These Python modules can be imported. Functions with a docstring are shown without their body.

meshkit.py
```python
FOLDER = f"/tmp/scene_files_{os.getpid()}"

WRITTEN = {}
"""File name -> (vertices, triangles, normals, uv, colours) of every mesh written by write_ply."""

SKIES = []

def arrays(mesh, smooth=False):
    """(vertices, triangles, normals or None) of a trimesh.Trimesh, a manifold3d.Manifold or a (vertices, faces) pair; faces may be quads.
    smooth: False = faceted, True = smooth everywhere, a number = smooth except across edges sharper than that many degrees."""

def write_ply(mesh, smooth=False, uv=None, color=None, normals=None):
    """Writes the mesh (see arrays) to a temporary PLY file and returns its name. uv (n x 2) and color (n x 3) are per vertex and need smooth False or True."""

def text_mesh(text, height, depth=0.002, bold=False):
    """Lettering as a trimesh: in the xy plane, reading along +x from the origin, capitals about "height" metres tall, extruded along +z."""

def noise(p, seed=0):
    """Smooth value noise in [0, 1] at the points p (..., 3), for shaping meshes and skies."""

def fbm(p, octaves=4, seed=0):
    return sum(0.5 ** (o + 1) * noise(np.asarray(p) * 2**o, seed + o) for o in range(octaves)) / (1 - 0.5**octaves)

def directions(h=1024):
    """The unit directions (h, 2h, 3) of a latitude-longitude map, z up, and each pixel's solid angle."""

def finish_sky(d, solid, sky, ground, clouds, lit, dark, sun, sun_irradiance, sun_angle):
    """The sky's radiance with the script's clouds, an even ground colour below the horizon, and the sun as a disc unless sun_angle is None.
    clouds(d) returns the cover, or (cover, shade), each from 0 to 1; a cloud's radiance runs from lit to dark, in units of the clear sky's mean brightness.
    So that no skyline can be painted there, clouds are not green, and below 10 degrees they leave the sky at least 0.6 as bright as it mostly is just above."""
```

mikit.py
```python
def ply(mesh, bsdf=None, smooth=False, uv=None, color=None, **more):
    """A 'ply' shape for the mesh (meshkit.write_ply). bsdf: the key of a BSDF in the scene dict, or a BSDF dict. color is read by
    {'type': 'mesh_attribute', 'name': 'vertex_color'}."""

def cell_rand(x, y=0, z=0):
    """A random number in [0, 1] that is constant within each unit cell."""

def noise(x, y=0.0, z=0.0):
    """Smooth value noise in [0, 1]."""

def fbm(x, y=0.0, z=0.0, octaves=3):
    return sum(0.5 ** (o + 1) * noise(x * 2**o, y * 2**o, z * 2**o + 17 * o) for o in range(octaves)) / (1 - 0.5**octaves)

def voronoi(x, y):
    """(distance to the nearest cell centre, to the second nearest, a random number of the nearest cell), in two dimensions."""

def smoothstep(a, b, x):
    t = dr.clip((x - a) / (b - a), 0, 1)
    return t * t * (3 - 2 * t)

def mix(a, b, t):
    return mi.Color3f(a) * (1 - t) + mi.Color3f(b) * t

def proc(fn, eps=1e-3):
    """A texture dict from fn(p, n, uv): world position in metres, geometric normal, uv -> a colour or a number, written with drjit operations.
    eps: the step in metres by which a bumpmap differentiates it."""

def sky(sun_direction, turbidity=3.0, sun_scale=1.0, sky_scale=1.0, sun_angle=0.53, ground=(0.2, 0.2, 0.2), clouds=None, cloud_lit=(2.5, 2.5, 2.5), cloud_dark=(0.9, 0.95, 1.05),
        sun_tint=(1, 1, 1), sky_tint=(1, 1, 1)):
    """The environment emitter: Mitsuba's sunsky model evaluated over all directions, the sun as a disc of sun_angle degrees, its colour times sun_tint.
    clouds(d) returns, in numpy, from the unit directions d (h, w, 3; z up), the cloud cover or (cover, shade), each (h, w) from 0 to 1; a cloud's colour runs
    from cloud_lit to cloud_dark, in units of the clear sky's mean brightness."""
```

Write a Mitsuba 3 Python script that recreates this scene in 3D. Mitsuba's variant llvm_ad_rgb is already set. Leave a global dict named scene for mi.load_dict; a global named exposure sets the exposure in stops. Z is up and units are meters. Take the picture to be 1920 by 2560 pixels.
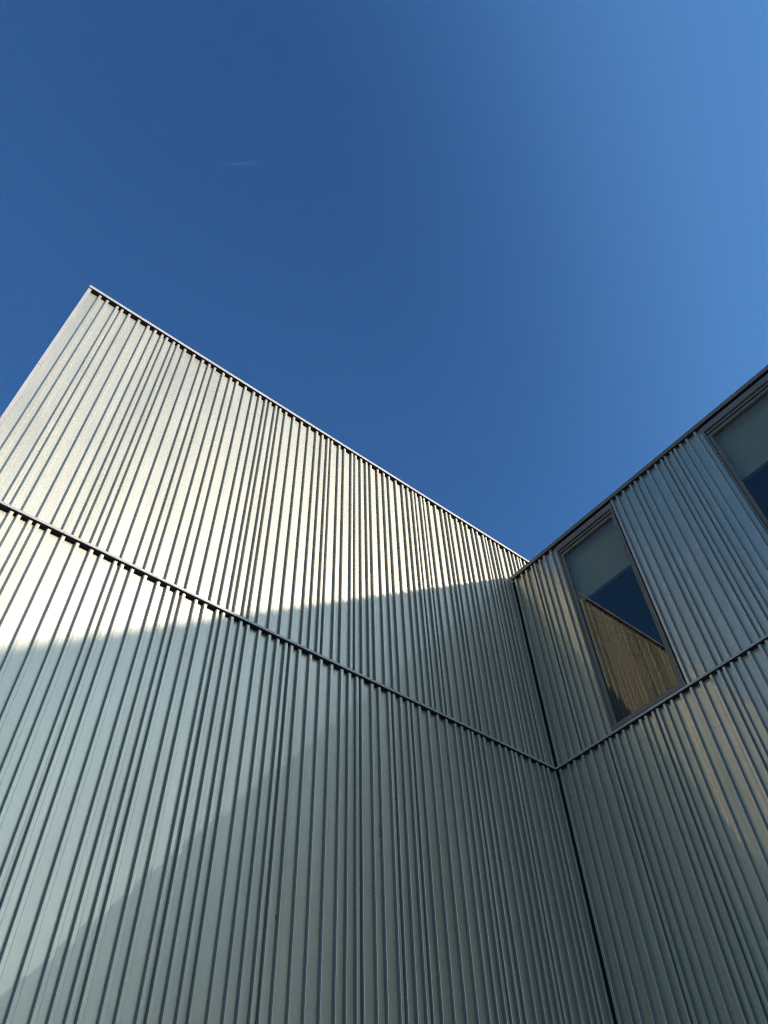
import math, random
import numpy as np, trimesh
import mitsuba as mi, drjit as dr
import mikit, meshkit
from mikit import noise, fbm, smoothstep, mix

T = mi.ScalarTransform4f
rnd = random.Random(7)
scene, labels = {}, {}

# ---------------------------------------------------------------- camera, sky, exposure
EYE = 1.6                                     # the photographer's eye height above the paving
CAM = (-6.80849, -5.0, EYE)
FWD = (0.40946124, 0.47792624, 0.77712805)
UP = (-0.46949855, -0.61997385, 0.62865216)
scene['camera'] = {
    'type': 'perspective', 'fov': 2 * math.degrees(math.atan(960 / 1902.09)), 'fov_axis': 'x',
    'near_clip': 0.05, 'far_clip': 40000.0,
    'to_world': T().look_at(origin=list(CAM), target=[CAM[i] + FWD[i] for i in range(3)], up=list(UP))}
SUN = (0.405, -1.0, 0.299)                    # low morning sun behind the photographer's right shoulder
_sun = np.array(SUN) / np.linalg.norm(SUN)
from scipy.interpolate import PchipInterpolator
def ramp(x, xs, ys): return PchipInterpolator(xs, ys)(np.clip(x, xs[0], xs[-1]))
def sun_veil(d):
    """Thin bright haze round the sun that thins out to deep blue at right angles to it: (cover, shade) by the angle from the sun."""
    ang = np.degrees(np.arccos(np.clip(d @ _sun, -1, 1)))
    ang = ang * (0.75 + 0.5 * np.clip(d[..., 2], 0, 1))                 # the haze lies low, so it reaches farther along the horizon than upwards
    cover = ramp(ang, [0, 10, 16, 22, 36, 50, 68, 76, 82, 90, 96, 104], [0.80, 0.76, 0.68, 0.60, 0.44, 0.36, 0.33, 0.28, 0.20, 0.085, 0.03, 0.0])
    return cover, ramp(ang, [9, 16, 22, 38, 60], [0.0, 0.30, 0.50, 0.75, 1.0])
scene['daylight'] = mikit.sky(SUN, turbidity=3.0, sun_tint=(0.735, 1.00, 1.95), sky_tint=(0.375, 0.765, 1.245), clouds=sun_veil,
                              cloud_lit=(17.9 * 0.44, 17.9 * 0.55, 17.9 * 0.66), cloud_dark=(17.9 * 0.037, 17.9 * 0.099, 17.9 * 0.21))
exposure = 2.4

# ---------------------------------------------------------------- materials (each defined once)
def rgb(*c): return {'type': 'rgb', 'value': list(c)}
def ref(k): return {'type': 'ref', 'id': k}

def panel_tone(p, n, uv):
    streak = fbm(p.x * 7.0, p.y * 7.0, p.z * 0.4, 2)
    soft = fbm(p.x * 1.6 + 5.0, p.y * 1.6, p.z * 0.9, 2)
    k = 0.89 + 0.16 * streak + 0.10 * (soft - 0.5)
    return mi.Color3f(0.69, 0.61, 0.445) * k

def panel_rough(p, n, uv):
    return 0.43 + 0.10 * fbm(p.x * 3.0, p.y * 3.0, p.z * 1.1, 3)

def panel_wave(p, n, uv):
    return fbm(p.x * 3.1, p.y * 3.1, p.z * 1.4, 2)

scene['panel_body'] = {'type': 'principled', 'base_color': mikit.proc(panel_tone), 'roughness': mikit.proc(panel_rough), 'metallic': 0.95, 'specular': 0.5}
scene['panel_sheen'] = {'type': 'conductor', 'material': 'none', 'specular_reflectance': rgb(0.90, 0.86, 0.78)}      # the clear lacquer's sharp reflection
scene['panel_mix'] = {'type': 'blendbsdf', 'weight': 0.09, 'a': ref('panel_body'), 'b': ref('panel_sheen')}
scene['panel_metal'] = {'type': 'twosided', 'inner': {'type': 'bumpmap', 'bump': mikit.proc(panel_wave, eps=0.02), 'scale': 0.00008, 'inner': ref('panel_mix')}}
scene['panel_mix_glossy'] = {'type': 'blendbsdf', 'weight': 0.17, 'a': ref('panel_body'), 'b': ref('panel_sheen')}      # more mirror on the right wing, put in to strengthen its reflected glow
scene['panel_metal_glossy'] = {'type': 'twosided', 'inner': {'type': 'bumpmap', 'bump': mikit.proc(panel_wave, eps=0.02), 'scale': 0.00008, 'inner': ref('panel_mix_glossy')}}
def trim_tone(p, n, uv):
    return mi.Color3f(0.47, 0.42, 0.36) * (0.86 + 0.22 * fbm(p.x * 2.5, p.y * 2.5, p.z * 2.5, 2))
scene['trim_metal'] = {'type': 'twosided', 'inner': {'type': 'principled', 'base_color': mikit.proc(trim_tone), 'roughness': 0.5, 'metallic': 0.35}}

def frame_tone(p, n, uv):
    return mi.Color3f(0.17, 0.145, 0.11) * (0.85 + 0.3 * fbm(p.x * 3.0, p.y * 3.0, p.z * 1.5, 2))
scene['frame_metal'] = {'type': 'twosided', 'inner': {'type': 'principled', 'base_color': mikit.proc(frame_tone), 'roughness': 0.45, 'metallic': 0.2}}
scene['shade_black'] = {'type': 'twosided', 'inner': {'type': 'principled', 'base_color': rgb(0.012, 0.012, 0.013), 'roughness': 0.7}}  # black standing in for shade under the trims and in the corner gap
scene['shade_grey'] = {'type': 'twosided', 'inner': {'type': 'principled', 'base_color': rgb(0.185, 0.17, 0.135), 'roughness': 0.6, 'specular': 0.5}}  # dark tone standing in for shade in the rib grooves
scene['clear_glass'] = {'type': 'thindielectric', 'int_ior': 1.52}
scene['sun_coating'] = {'type': 'conductor', 'material': 'none', 'specular_reflectance': rgb(0.115, 0.110, 0.09)}      # grey solar-control coating
scene['pane_glass'] = {'type': 'blendbsdf', 'weight': 0.5, 'a': ref('clear_glass'), 'b': {'type': 'twosided', 'inner': ref('sun_coating')}}

def blind_tone(p, n, uv):
    weave = 0.96 + 0.04 * noise(p.y * 900.0, p.z * 900.0)
    return mi.Color3f(0.72, 0.76, 0.44) * weave * (0.93 + 0.12 * fbm(p.y * 1.5, p.z * 1.1, 1.0, 3))
scene['blind_fabric'] = {'type': 'twosided', 'inner': {'type': 'principled', 'base_color': mikit.proc(blind_tone), 'roughness': 0.85}}
scene['room_paint'] = {'type': 'twosided', 'inner': {'type': 'principled', 'base_color': rgb(0.06, 0.06, 0.055), 'roughness': 0.8}}

def paving_tone(p, n, uv):
    d1, d2, r = mikit.voronoi(p.x * 0.6, p.y * 0.6)
    return mix((0.36, 0.345, 0.31), (0.46, 0.44, 0.40), fbm(p.x * 0.8, p.y * 0.8, 0.0, 4)) * (0.94 + 0.1 * r)
scene['paving'] = {'type': 'twosided', 'inner': {'type': 'principled', 'base_color': mikit.proc(paving_tone), 'roughness': 0.85}}
scene['white_paint'] = {'type': 'twosided', 'inner': {'type': 'principled', 'base_color': rgb(0.80, 0.80, 0.80), 'roughness': 0.5}}
scene['open_air'] = {'type': 'null'}
scene['ice_mist'] = {'type': 'homogeneous', 'albedo': 0.99, 'sigma_t': 0.0085}
scene['bird_white'] = {'type': 'twosided', 'inner': {'type': 'diffuse', 'reflectance': rgb(0.72, 0.72, 0.68)}}
scene['scuff_black'] = {'type': 'twosided', 'inner': {'type': 'diffuse', 'reflectance': rgb(0.02, 0.02, 0.022)}}

# ---------------------------------------------------------------- helpers
def key_for(name):
    if name not in scene: return name
    i = 1
    while f'{name}_{i:03d}' in scene: i += 1
    return f'{name}_{i:03d}'

def add(name, mesh, bsdf, smooth=False):
    k = key_for(name)
    scene[k] = mikit.ply(mesh, bsdf, smooth=smooth)
    return k

def up(v):
    v = np.asarray(v, float).copy(); v[:, 2] += EYE
    return v

def box(x0, x1, y0, y1, z0, z1, bevel=0.0):
    """A box in plan coordinates, z measured from the eye level; its long edges bevelled if asked."""
    m = trimesh.creation.box(extents=(x1 - x0, y1 - y0, z1 - z0))
    if bevel:
        v = []
        for sx in (-1, 1):
            for sy in (-1, 1):
                for sz in (-1, 1):
                    h = np.array([(x1 - x0) / 2 * sx, (y1 - y0) / 2 * sy, (z1 - z0) / 2 * sz])
                    for k in range(3):
                        q = h - np.array([sx, sy, sz]) * bevel
                        q[k] = h[k]
                        v.append(q)
        m = trimesh.convex.convex_hull(np.array(v))
    m.apply_translation(((x0 + x1) / 2, (y0 + y1) / 2, (z0 + z1) / 2 + EYE))
    return m

def boxes(*bs):
    return trimesh.util.concatenate([box(*b) for b in bs])

# wall frames: (a along the wall, o outwards from the pan sheet, z) -> world
PAN = 0.057
def on_left(a, o, z): return np.stack([a, PAN - o, z + EYE], -1)
def on_right(a, o, z): return np.stack([PAN - o, -a, z + EYE], -1)

def prism(poly, z0, z1, place):
    """Vertical extrusion of a convex-enough profile polygon [(a, o)], its ends capped as ear-cut."""
    from mapbox_earcut import triangulate_float64
    p = np.asarray(poly, float); n = len(p)
    lo = place(p[:, 0], p[:, 1], np.full(n, float(z0)))
    hi = place(p[:, 0], p[:, 1], np.full(n, float(z1)))
    i = np.arange(n); j = (i + 1) % n
    f = [np.stack([i, j, n + j], 1), np.stack([i, n + j, n + i], 1)]
    cap = triangulate_float64(p, np.array([n], np.uint32)).reshape(-1, 3).astype(int)
    f += [cap[:, ::-1], cap + n]
    m = trimesh.Trimesh(np.vstack([lo, hi]), np.vstack(f), process=False)
    if m.volume < 0: m.invert()
    return m

RIB, H, R = 0.031, 0.037, 0.003
def panel_poly(s, e, rib_w=RIB, tilt=0.0, lift=0.0, rtilt=0.0):
    """One rolled strip of the cladding: a square rib from s, then the flat pan up to the next rib at e."""
    q = R * (1 - math.sqrt(0.5))
    h0, h1 = H + lift, H + lift + rtilt
    pts = [(s, -0.004), (s, h0 - R), (s + q, h0 - q), (s + R, h0),
           (s + rib_w - R, h1), (s + rib_w - q, h1 - q), (s + rib_w, h1 - R)]
    if e - s > rib_w + 0.006:
        pts += [(s + rib_w, 0.002), (s + rib_w + 0.002, 0.0), (e - 0.0004, tilt), (e - 0.0004, -0.004)]
    else:
        pts += [(s + rib_w, -0.004)]
    return pts

def shade_poly(a0, a1): return [(a0, 0.0006), (a0, H - 0.007), (a0 + 0.002, H - 0.005), (a1, H - 0.005), (a1, 0.0006)]  # profile of the dark strip that imitates groove shade
def clad(holder, starts, end, z0, z1, place, shade_side):
    """Strips with an added dark strip along the flank of each rib, standing in for groove shade: on its left (-1) or right (+1)."""
    for s, e in zip(starts, list(starts[1:]) + [end]):
        poly = panel_poly(s, e, tilt=rnd.uniform(-0.0004, 0.0004), lift=rnd.uniform(-0.0004, 0.0004), rtilt=rnd.uniform(-0.00014, 0.00014))
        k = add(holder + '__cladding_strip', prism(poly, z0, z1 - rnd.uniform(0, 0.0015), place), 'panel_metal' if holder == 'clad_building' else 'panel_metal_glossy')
        a0, a1 = (s - 0.0058, s - 0.0003) if shade_side < 0 else (s + RIB + 0.0003, s + RIB + 0.0042)
        add(k + '__shade_strip', prism(shade_poly(a0, a1) if shade_side < 0 else [(2 * a1 + (a0 - a1) - q[0], q[1]) for q in shade_poly(a0, a1)][::-1], z0 + 0.002, z1 - 0.0025, place), 'shade_grey')

def steps(start, seq, m):
    out = [start]
    for k in seq: out.append(out[-1] + k * m)
    return out

# ---------------------------------------------------------------- ground
g = trimesh.Trimesh([(-5900, -5900, 0), (5900, -5900, 0), (5900, 5900, 0), (-5900, 5900, 0)], [(0, 1, 2), (0, 2, 3)], process=False)
scene['ground'] = mikit.ply(g, 'paving')
labels['ground'] = {'label': 'pale paved ground at the foot of the walls', 'kind': 'structure'}

ZB = 5.098            # underside of the floor-level trim
BT = 0.031            # its height
ZL0, ZL1 = 9.113, 9.1635      # left coping
ZR0, ZR1 = 8.3745, 8.4425     # right coping
XL = -7.114

# ---------------------------------------------------------------- the tall building on the left
A = 'clad_building'
labels[A] = {'label': 'tall windowless wing in pale ribbed metal on the left, sunlit at the top', 'category': 'building'}
add(A + '__wall', boxes((XL + 0.002, 6.0, 0.064, 12.0, -EYE + 0.002, ZL0 - 0.004)), 'trim_metal')

M1 = 0.03257
top_seq = [3, 4, 2, 3, 4, 4, 3, 3, 2, 3, 2, 3, 4, 4, 3, 2.5, 4, 3.5, 3, 4, 4, 3, 3, 2, 3, 2, 3, 4, 4, 4, 4, 3, 3, 2, 4, 3, 4, 2, 3, 3, 2.5, 4, 3.5, 3, 4, 4, 3,
           3, 2, 3, 2, 3, 4, 4, 3, 2.5, 4, 3.5, 3, 4, 3, 4, 2, 3, 3, 2.5]
top = steps(-6.9615, top_seq, M1)
top = [a + 0.0195 * math.sin(math.pi * min(max((a + 6.96) / 6.9, 0), 1)) - 0.004 for a in top]      # the sheets creep a little along the wall
top = [a for a in top if a < -0.05] + [-0.008]
# the first flat strip beside the corner trim
first = [(-7.069, -0.004), (-7.069, 0.0), (top[0] - 0.0004, 0.0003), (top[0] - 0.0004, -0.004)]
add(A + '__cladding_strip', prism(first, ZB + BT, ZL0 - 0.005, on_left), 'panel_metal')
clad(A, top, 0.034, ZB + BT, ZL0 - 0.005, on_left, -1)
over = [0.100, 0.196, 0.289, 0.353, 0.450, 0.548, 0.646, 0.744, 0.874, 1.005]              # the same wall, seen above the lower roof
add(A + '__cladding_strip', prism([(0.0345, -0.004), (0.0345, 0.0), (0.0996, 0.0), (0.0996, -0.004)], ZR1 + 0.003, ZL0 - 0.005, on_left), 'panel_metal')
clad(A, over, 1.10, ZR1 + 0.003, ZL0 - 0.005, on_left, -1)

M2 = 0.032685
bot_seq = [2, 3, 2, 3, 4, 4, 4, 3, 4, 2, 3, 4, 4, 3, 3, 2, 4, 3, 4, 2, 3, 3, 2.5, 4, 3.5, 3, 3, 2, 3, 4, 4, 4, 4, 3, 3, 2, 4, 3, 4, 2, 3, 3, 2, 3, 4, 4, 4, 4, 3,
           3, 2, 3, 2.5, 4, 3.5, 3, 3, 2, 3, 4, 4, 3, 2.5]
bot = steps(-6.650, bot_seq, M2)
bot = [-6.650 - 11 * M2, -6.650 - 8 * M2, -6.650 - 4 * M2] + bot
bot = [a for a in bot if a < -0.05] + [0.002]
first = [(-7.069, -0.004), (-7.069, 0.0), (bot[0] - 0.0004, 0.0003), (bot[0] - 0.0004, -0.004)]
add(A + '__cladding_strip', prism(first, -1.45, ZB - 0.006, on_left), 'panel_metal')
clad(A, bot, 0.036, -1.45, ZB - 0.006, on_left, -1)

# coping, floor trim and corner trim come in lengths with open joints
def lengths(holder, name, cuts, make, bsdf):
    for a, b in zip(cuts[:-1], cuts[1:]):
        add(f'{holder}__{name}', make(a + 0.0015, b - 0.0015), bsdf)
lengths(A, 'coping', [XL - 0.004, -5.905, -3.444, -0.95, 3.0], lambda a, b: box(a, b, 0.0, 0.42, ZL0, ZL1, 0.003), 'trim_metal')
lengths(A, 'floor_trim', [-7.069, -6.195, -3.756, -1.32, 0.030], lambda a, b: box(a, b, 0.0, 0.062, ZB, ZB + BT, 0.003), 'trim_metal')
lengths(A, 'corner_trim', [ZB + BT, 7.163, ZL0 - 0.004], lambda a, b: box(XL, -7.070, 0.020, 0.30, a, b, 0.003), 'trim_metal')
lengths(A, 'corner_trim', [-1.45, 2.7, ZB + BT], lambda a, b: box(XL, -7.070, 0.020, 0.30, a, b, 0.003), 'trim_metal')
add(A + '__plinth', box(XL, 0.03, 0.03, 0.062, -EYE + 0.002, -1.455), 'frame_metal')
add(A + '__corner_shade', boxes((0.0335, 0.0700, 0.0570, 0.0635, -1.45, ZL0 - 0.01), (0.056, 0.062, 0.0, 0.056, -1.45, ZR0 - 0.01)), 'shade_black')  # black fill added so the open corner gap looks dark

add(A + '__trim_shade', boxes((-7.069, 0.0300, 0.004, 0.062, ZB - 0.004, ZB - 0.0005), (-7.069, 3.0, 0.004, 0.0635, ZL0 - 0.004, ZL0 - 0.0005)), 'shade_black')  # black slabs added to darken the undersides of floor trim and coping

# ---------------------------------------------------------------- the lower building on the right
B = 'clad_building_001'
labels[B] = {'label': 'lower shaded wing on the right with tall windows in its ribbed metal', 'category': 'building'}
YE = 26.0                                      # its wall runs on beside and behind the photographer
WIN = [(0.862, 1.932), (3.468, 4.538)]
W0, W1 = 5.142, 8.346
for k in range(6):
    a = 6.5 + 3.1 * k
    WIN.append((a, a + 1.07))
body = [(0.064, 12.0, -YE, 0.0600, -EYE + 0.002, 5.06), (0.064, 12.0, -YE, 0.0600, 8.352, ZR0 - 0.004)]
edges = [-0.06] + [v for w in WIN for v in w] + [YE]
for a, b in zip(edges[0::2], edges[1::2]):
    body.append((0.064, 0.40, -b, -a, 5.062, 8.350))
body.append((6.0, 12.0, -YE, 0.06, 5.062, 8.350))
add(B + '__wall', boxes(*body), 'room_paint')

up_a = [0.0535, 0.1837, 0.2813, 0.3953, 0.4604, 0.558, 0.6557, 0.786]
up_b = [1.977, 2.072, 2.185, 2.316, 2.398, 2.495, 2.626, 2.756, 2.855, 2.920, 3.017, 3.080, 3.177, 3.275, 3.407]
UZ0, UZ1 = ZB + BT + 0.002, ZR0 - 0.006
clad(B, [a - RIB for a in up_a], 0.860, UZ0, UZ1, on_right, 1)
clad(B, [a - RIB for a in up_b], 3.466, UZ0, UZ1, on_right, 1)
M3 = 0.032547
low_seq = [4, 3, 4, 4, 4, 3, 2, 3, 3, 3.5, 4, 2.5, 3, 2, 3, 3, 4, 4, 4, 4, 3, 2, 3, 3, 3.5, 4, 2.5]
low = [a - RIB for a in steps(0.0545, low_seq, M3)]
clad(B, low, low[-1] + 3 * M3, -1.45, ZB - 0.006, on_right, 1)
# the same cladding where the photograph does not reach: one sheet per bay
def sheet(a0, a1, z0, z1, holder):
    ms, a, prev = [], a0, None
    while a < a1 - 0.06:
        e = min(a + rnd.choice([2, 3, 3, 4, 4]) * M3, a1)
        ms.append(prism(panel_poly(a, e, tilt=rnd.uniform(-0.0006, 0.0006)), z0, z1, on_right)); a = e
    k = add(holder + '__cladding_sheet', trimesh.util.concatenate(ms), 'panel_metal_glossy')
    labels[k] = {'kind': 'stuff'}
sheet(low[-1] + 3 * M3, YE, -1.45, ZB - 0.006, B)
for (p0, p1), (q0, q1) in zip(WIN[1:], WIN[2:] + [(YE, YE)]):
    sheet(p1 + 0.015, q0 - 0.002, UZ0, UZ1, B)

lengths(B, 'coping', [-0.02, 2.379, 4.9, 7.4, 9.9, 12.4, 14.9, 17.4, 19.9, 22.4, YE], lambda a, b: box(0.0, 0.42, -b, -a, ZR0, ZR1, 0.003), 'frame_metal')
lengths(B, 'floor_trim', [0.004, 2.445, 4.9, 7.4, 9.9, 12.4, 14.9, 17.4, 19.9, 22.4, YE], lambda a, b: box(0.0, 0.062, -b, -a, ZB, ZB + BT, 0.003), 'trim_metal')
add(B + '__trim_shade', boxes((0.004, 0.062, -YE, -0.0045, ZB - 0.004, ZB - 0.0005), (0.004, 0.0635, -YE, -0.0045, ZR0 - 0.004, ZR0 - 0.0005)), 'shade_black')  # the same painted-in dark undersides along the right wing
add(B + '__plinth', box(0.03, 0.062, -YE, -0.03, -EYE + 0.002, -1.455), 'frame_metal')

for n, (a, b) in enumerate(WIN):
    w = key_for(B + '__window')
    scene[w] = mikit.ply(box(0.028, 0.10, -(b - 0.004), -a, 8.243, W1, 0.002), 'frame_metal')      # the flat head panel
    if n < 2:
        labels[w] = {'label': ['tall window beside the inner corner, mirroring the sunlit wall', 'tall window cut off by the right edge of the picture'][n]}
    # outer frame, inner frame
    def fr(x0, x1, i, zb, zt, wd, hd):
        return trimesh.util.concatenate([box(x0, x1, -(a + i + wd), -(a + i), zb, zt, 0.002), box(x0, x1, -(b - i), -(b - i - wd), zb, zt, 0.002),
                                         box(x0 + 0.001, x1, -(b - i - wd), -(a + i + wd), zt - hd, zt, 0.002)])
    add(w + '__frame', fr(0.020, 0.098, 0.010, 5.17, 8.238, 0.022, 0.0015), 'frame_metal')
    add(w + '__frame', trimesh.util.concatenate([fr(0.052, 0.096, 0.036, 5.17, 8.172, 0.044, 0.044), box(0.040, 0.090, -(b - 0.036), -(a + 0.036), 8.192, 8.222, 0.002)]), 'frame_metal')
    add(w + '__sill', box(0.010, 0.098, -(b - 0.002), -(a + 0.016), ZB + BT + 0.012, 5.200, 0.004), 'frame_metal')
    gl = trimesh.Trimesh([(0.085, -(a + 0.078), 5.19 + EYE), (0.085, -(b - 0.078), 5.19 + EYE), (0.085, -(b - 0.078), 8.14 + EYE), (0.085, -(a + 0.078), 8.14 + EYE)], [(0, 1, 2), (0, 2, 3)], process=False)
    add(w + '__pane', gl, 'pane_glass')
    add(w + '__roller_blind', box(0.200, 0.203, -(b - 0.01), -(a + 0.01), 7.30, 8.30), 'blind_fabric')
    add(w + '__blind_rail', box(0.192, 0.212, -(b - 0.012), -(a + 0.012), 7.255, 7.299, 0.003), 'frame_metal')

# ---------------------------------------------------------------- droppings and scuffs on the metal
def mark(holder, name, place, a, z, w, h, o, bsdf, seed, lean=0.0, n=9):
    r = random.Random(seed)
    t = [(i / n) * 2 * math.pi for i in range(n)]
    k = [r.uniform(0.6, 1.0) for _ in t]
    pa = np.array([a + w / 2 * q * math.cos(x) + lean * h / 2 * q * math.sin(x) for x, q in zip(t, k)])
    pz = np.array([z + h / 2 * q * math.sin(x) for x, q in zip(t, k)])
    v = np.vstack([place(pa, np.full(n, o - 0.0005), pz), place(pa * 0.7 + a * 0.3, np.full(n, o + 0.0015), pz * 0.7 + z * 0.3)])
    f = [(i, (i + 1) % n, n + (i + 1) % n) for i in range(n)] + [(i, n + (i + 1) % n, n + i) for i in range(n)] + [(n, n + i, n + i + 1) for i in range(1, n - 1)]
    add(holder + '__' + name, trimesh.Trimesh(v, f, process=False), bsdf)
for i, (a, z, w, h, o, l) in enumerate([(-6.549, 8.735, 0.014, 0.060, 0, 0.0), (-6.563, 8.655, 0.010, 0.13, 0, 0.0), (-6.585, 8.60, 0.006, 0.22, 0, 0.0), (-6.560, 8.48, 0.012, 0.014, 0, 0),
                                         (-5.975, 5.62, 0.010, 0.026, 0, 0), (-6.45, 8.15, 0.010, 0.012, 0, 0)]):
    mark(A, 'dropping', on_left, a, z, w, h, o, 'bird_white', 20 + i, l)
for i, (a, z, w, h, o, l) in enumerate([(-2.7035, 3.57, 0.013, 0.030, 0, 0), (-2.7060, 3.463, 0.016, 0.026, 0, 0), (-2.704, 3.515, 0.006, 0.09, 0, 0), (-2.846, 2.945, 0.012, 0.020, 0, 0), (-2.843, 2.985, 0.007, 0.014, 0, 0),
                                         (-3.716, 2.515, 0.010, 0.050, 0, 0), (-3.710, 2.455, 0.007, 0.040, 0, 0), (-5.183, 1.930, 0.010, 0.060, 0, 0), (-4.759, 4.722, 0.008, 0.026, 0, 0), (-5.218, 5.943, 0.008, 0.022, 0, 0)]):
    mark(A, 'scuff', on_left, a, z, w, h, o, 'scuff_black', 50 + i, l)
for i, (a, z, w, h, o) in enumerate([(2.155, 8.116, 0.018, 0.022, H), (2.256, 7.893, 0.008, 0.010, 0), (3.240, 6.231, 0.012, 0.014, 0)]):
    mark(B, 'dropping', on_right, a, z, w, h, o, 'bird_white', 80 + i)
for i, (a, z, w, h, o, l) in enumerate([(1.1765, 4.871, 0.010, 0.045, 0, 0.08), (1.174, 4.728, 0.010, 0.050, 0, 0.05), (0.990, 4.285, 0.009, 0.065, 0, -0.1), (1.006, 4.270, 0.009, 0.075, 0, 0.3), (1.022, 4.185, 0.012, 0.060, 0, 0.25), (2.245, 7.592, 0.012, 0.014, 0, 0)]):
    mark(B, 'scuff', on_right, a, z, w, h, o, 'scuff_black', 90 + i, l)

# ---------------------------------------------------------------- far up: an airliner and its trail
D = np.array([0.02618423, 0.29258953, 0.95587957]); PL = np.array(CAM) + D * 10600.0
BACK = np.array([0.065804, 0.259019, 0.963628])      # where the trail fades out, at the same height
fwd = PL - (np.array(CAM) + BACK * (PL[2] - EYE) / BACK[2]); TRAIL = float(np.linalg.norm(fwd)); fwd /= TRAIL
def plane_mesh():
    fus = trimesh.creation.revolve([(0, -21), (0.8, -20.5), (1.9, -17), (2.0, 10), (1.2, 17), (0.3, 21), (0, 21.2)], sections=12)
    fus.apply_transform(trimesh.transformations.rotation_matrix(-math.pi / 2, (0, 1, 0)))      # its nose along +x
    return fus
def fin(pts, t):
    m = trimesh.creation.extrude_polygon(__import__('shapely').Polygon(pts), t, engine='earcut'); m.apply_translation((0, 0, -t / 2)); return m
def set_plane(m):
    side = np.cross([0, 0, 1.0], fwd)
    M = np.eye(4); M[:3, 0] = fwd; M[:3, 1] = side; M[:3, 2] = (0, 0, 1); M[:3, 3] = PL
    m.apply_transform(M); return m
def set_aircraft(m):
    m.apply_scale(0.7); return set_plane(m)
labels['airliner'] = {'label': 'tiny white airliner high in the blue sky, ahead of its trail', 'category': 'airliner'}
f = plane_mesh()
add('airliner__fuselage', set_aircraft(f), 'white_paint', smooth=40)
for s in (1, -1):
    add('airliner__wing', set_aircraft(fin([(4, 1.8 * s), (-5, 19 * s), (-7, 19 * s), (-3.5, 1.8 * s)], 0.6)), 'white_paint')
    e = trimesh.creation.cylinder(1.1, 4.5, sections=10); e.apply_transform(trimesh.transformations.rotation_matrix(math.pi / 2, (0, 1, 0))); e.apply_translation((2.0, 6.5 * s, -1.6))
    add('airliner__engine', set_aircraft(e), 'white_paint')
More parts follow.
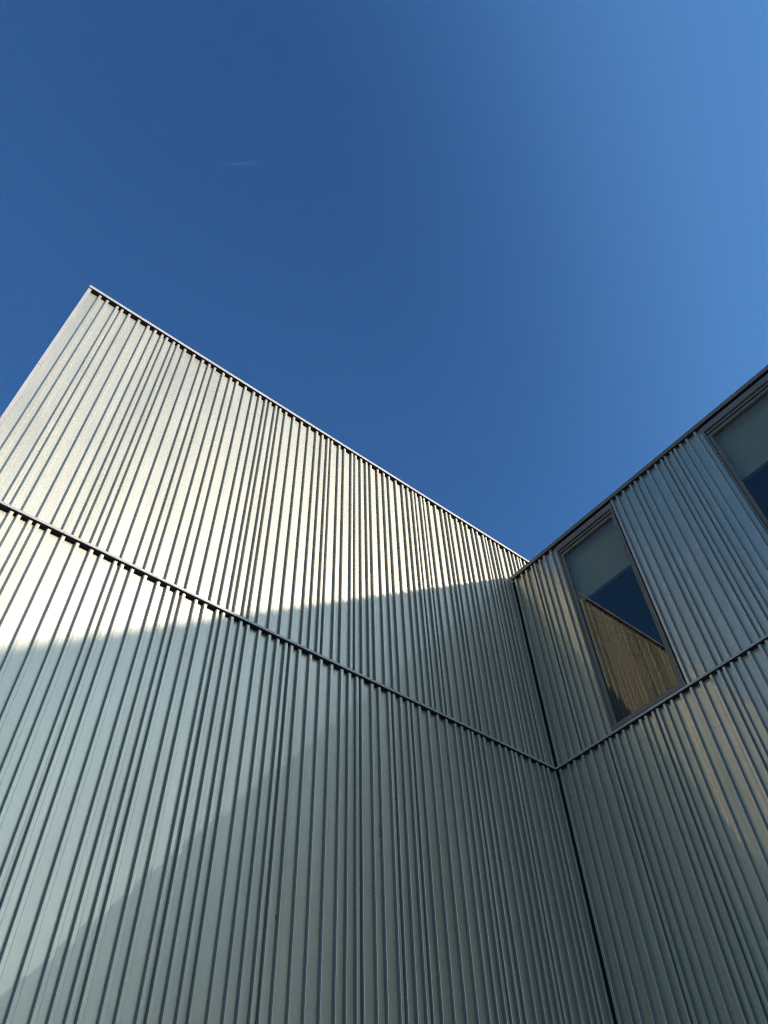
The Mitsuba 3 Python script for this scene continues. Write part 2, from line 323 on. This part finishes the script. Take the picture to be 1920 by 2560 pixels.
tail = fin([(-15, 0.5), (-20, 7), (-21.5, 7), (-20, 0), (-21.5, -7), (-20, -7), (-15, -0.5)], 0.4)
add('airliner__tailplane', set_aircraft(tail), 'white_paint')
rud = fin([(-14, 0), (-19.5, 6.5), (-21.5, 6.5), (-20, 0)], 0.4); rud.apply_transform(trimesh.transformations.rotation_matrix(math.pi / 2, (1, 0, 0))); rud.apply_translation((0, 0, 1.5))
add('airliner__tail_fin', set_aircraft(rud), 'white_paint')
labels['contrail'] = {'label': 'short faint double condensation trail behind the airliner in the upper left sky', 'category': 'contrail'}
for s in (1, -1):
    n = 40; xs = np.linspace(-70, -TRAIL, n)
    ring = []
    for i, x in enumerate(xs):
        t = i / (n - 1)
        r = (4.6 + 4.4 * t) * (1 - t) ** 0.45 * min(1, 0.15 + 8 * t) + 0.1
        cy = s * (8 + 6 * t) + 1.2 * math.sin(9 * t + s)
        ring.append([(x, cy + r * math.cos(q), r * math.sin(q)) for q in np.linspace(0, 2 * math.pi, 8, endpoint=False)])
    v = np.array(ring).reshape(-1, 3); F = []
    for i in range(n - 1):
        for j in range(8):
            p, q = i * 8 + j, i * 8 + (j + 1) % 8
            F += [(p, q, q + 8), (p, q + 8, p + 8)]
    F += [(0, j + 1, j) for j in range(1, 7)] + [((n - 1) * 8, (n - 1) * 8 + j, (n - 1) * 8 + j + 1) for j in range(1, 7)]
    tube = set_plane(trimesh.Trimesh(v, F, process=False))
    if tube.volume < 0: tube.invert()
    k = add('contrail__strand', tube, 'open_air')
    scene[k]['interior'] = ref('ice_mist'); scene[k]['exterior'] = ref('thin_air')

# ---------------------------------------------------------------- added thin air, put in to scatter slight grain into the sky
scene['thin_air'] = {'type': 'homogeneous', 'albedo': 0.95, 'sigma_t': 1.4e-6}
scene['haze'] = {'type': 'cube', 'to_world': T().translate([0, 0, 5400.0 - 1.0]).scale([6000.0, 6000.0, 5400.0]), 'bsdf': {'type': 'null'}, 'interior': ref('thin_air')}
scene['camera']['medium'] = ref('thin_air')
labels['haze'] = {'label': 'added box of clear thin air around the whole scene', 'kind': 'stuff'}
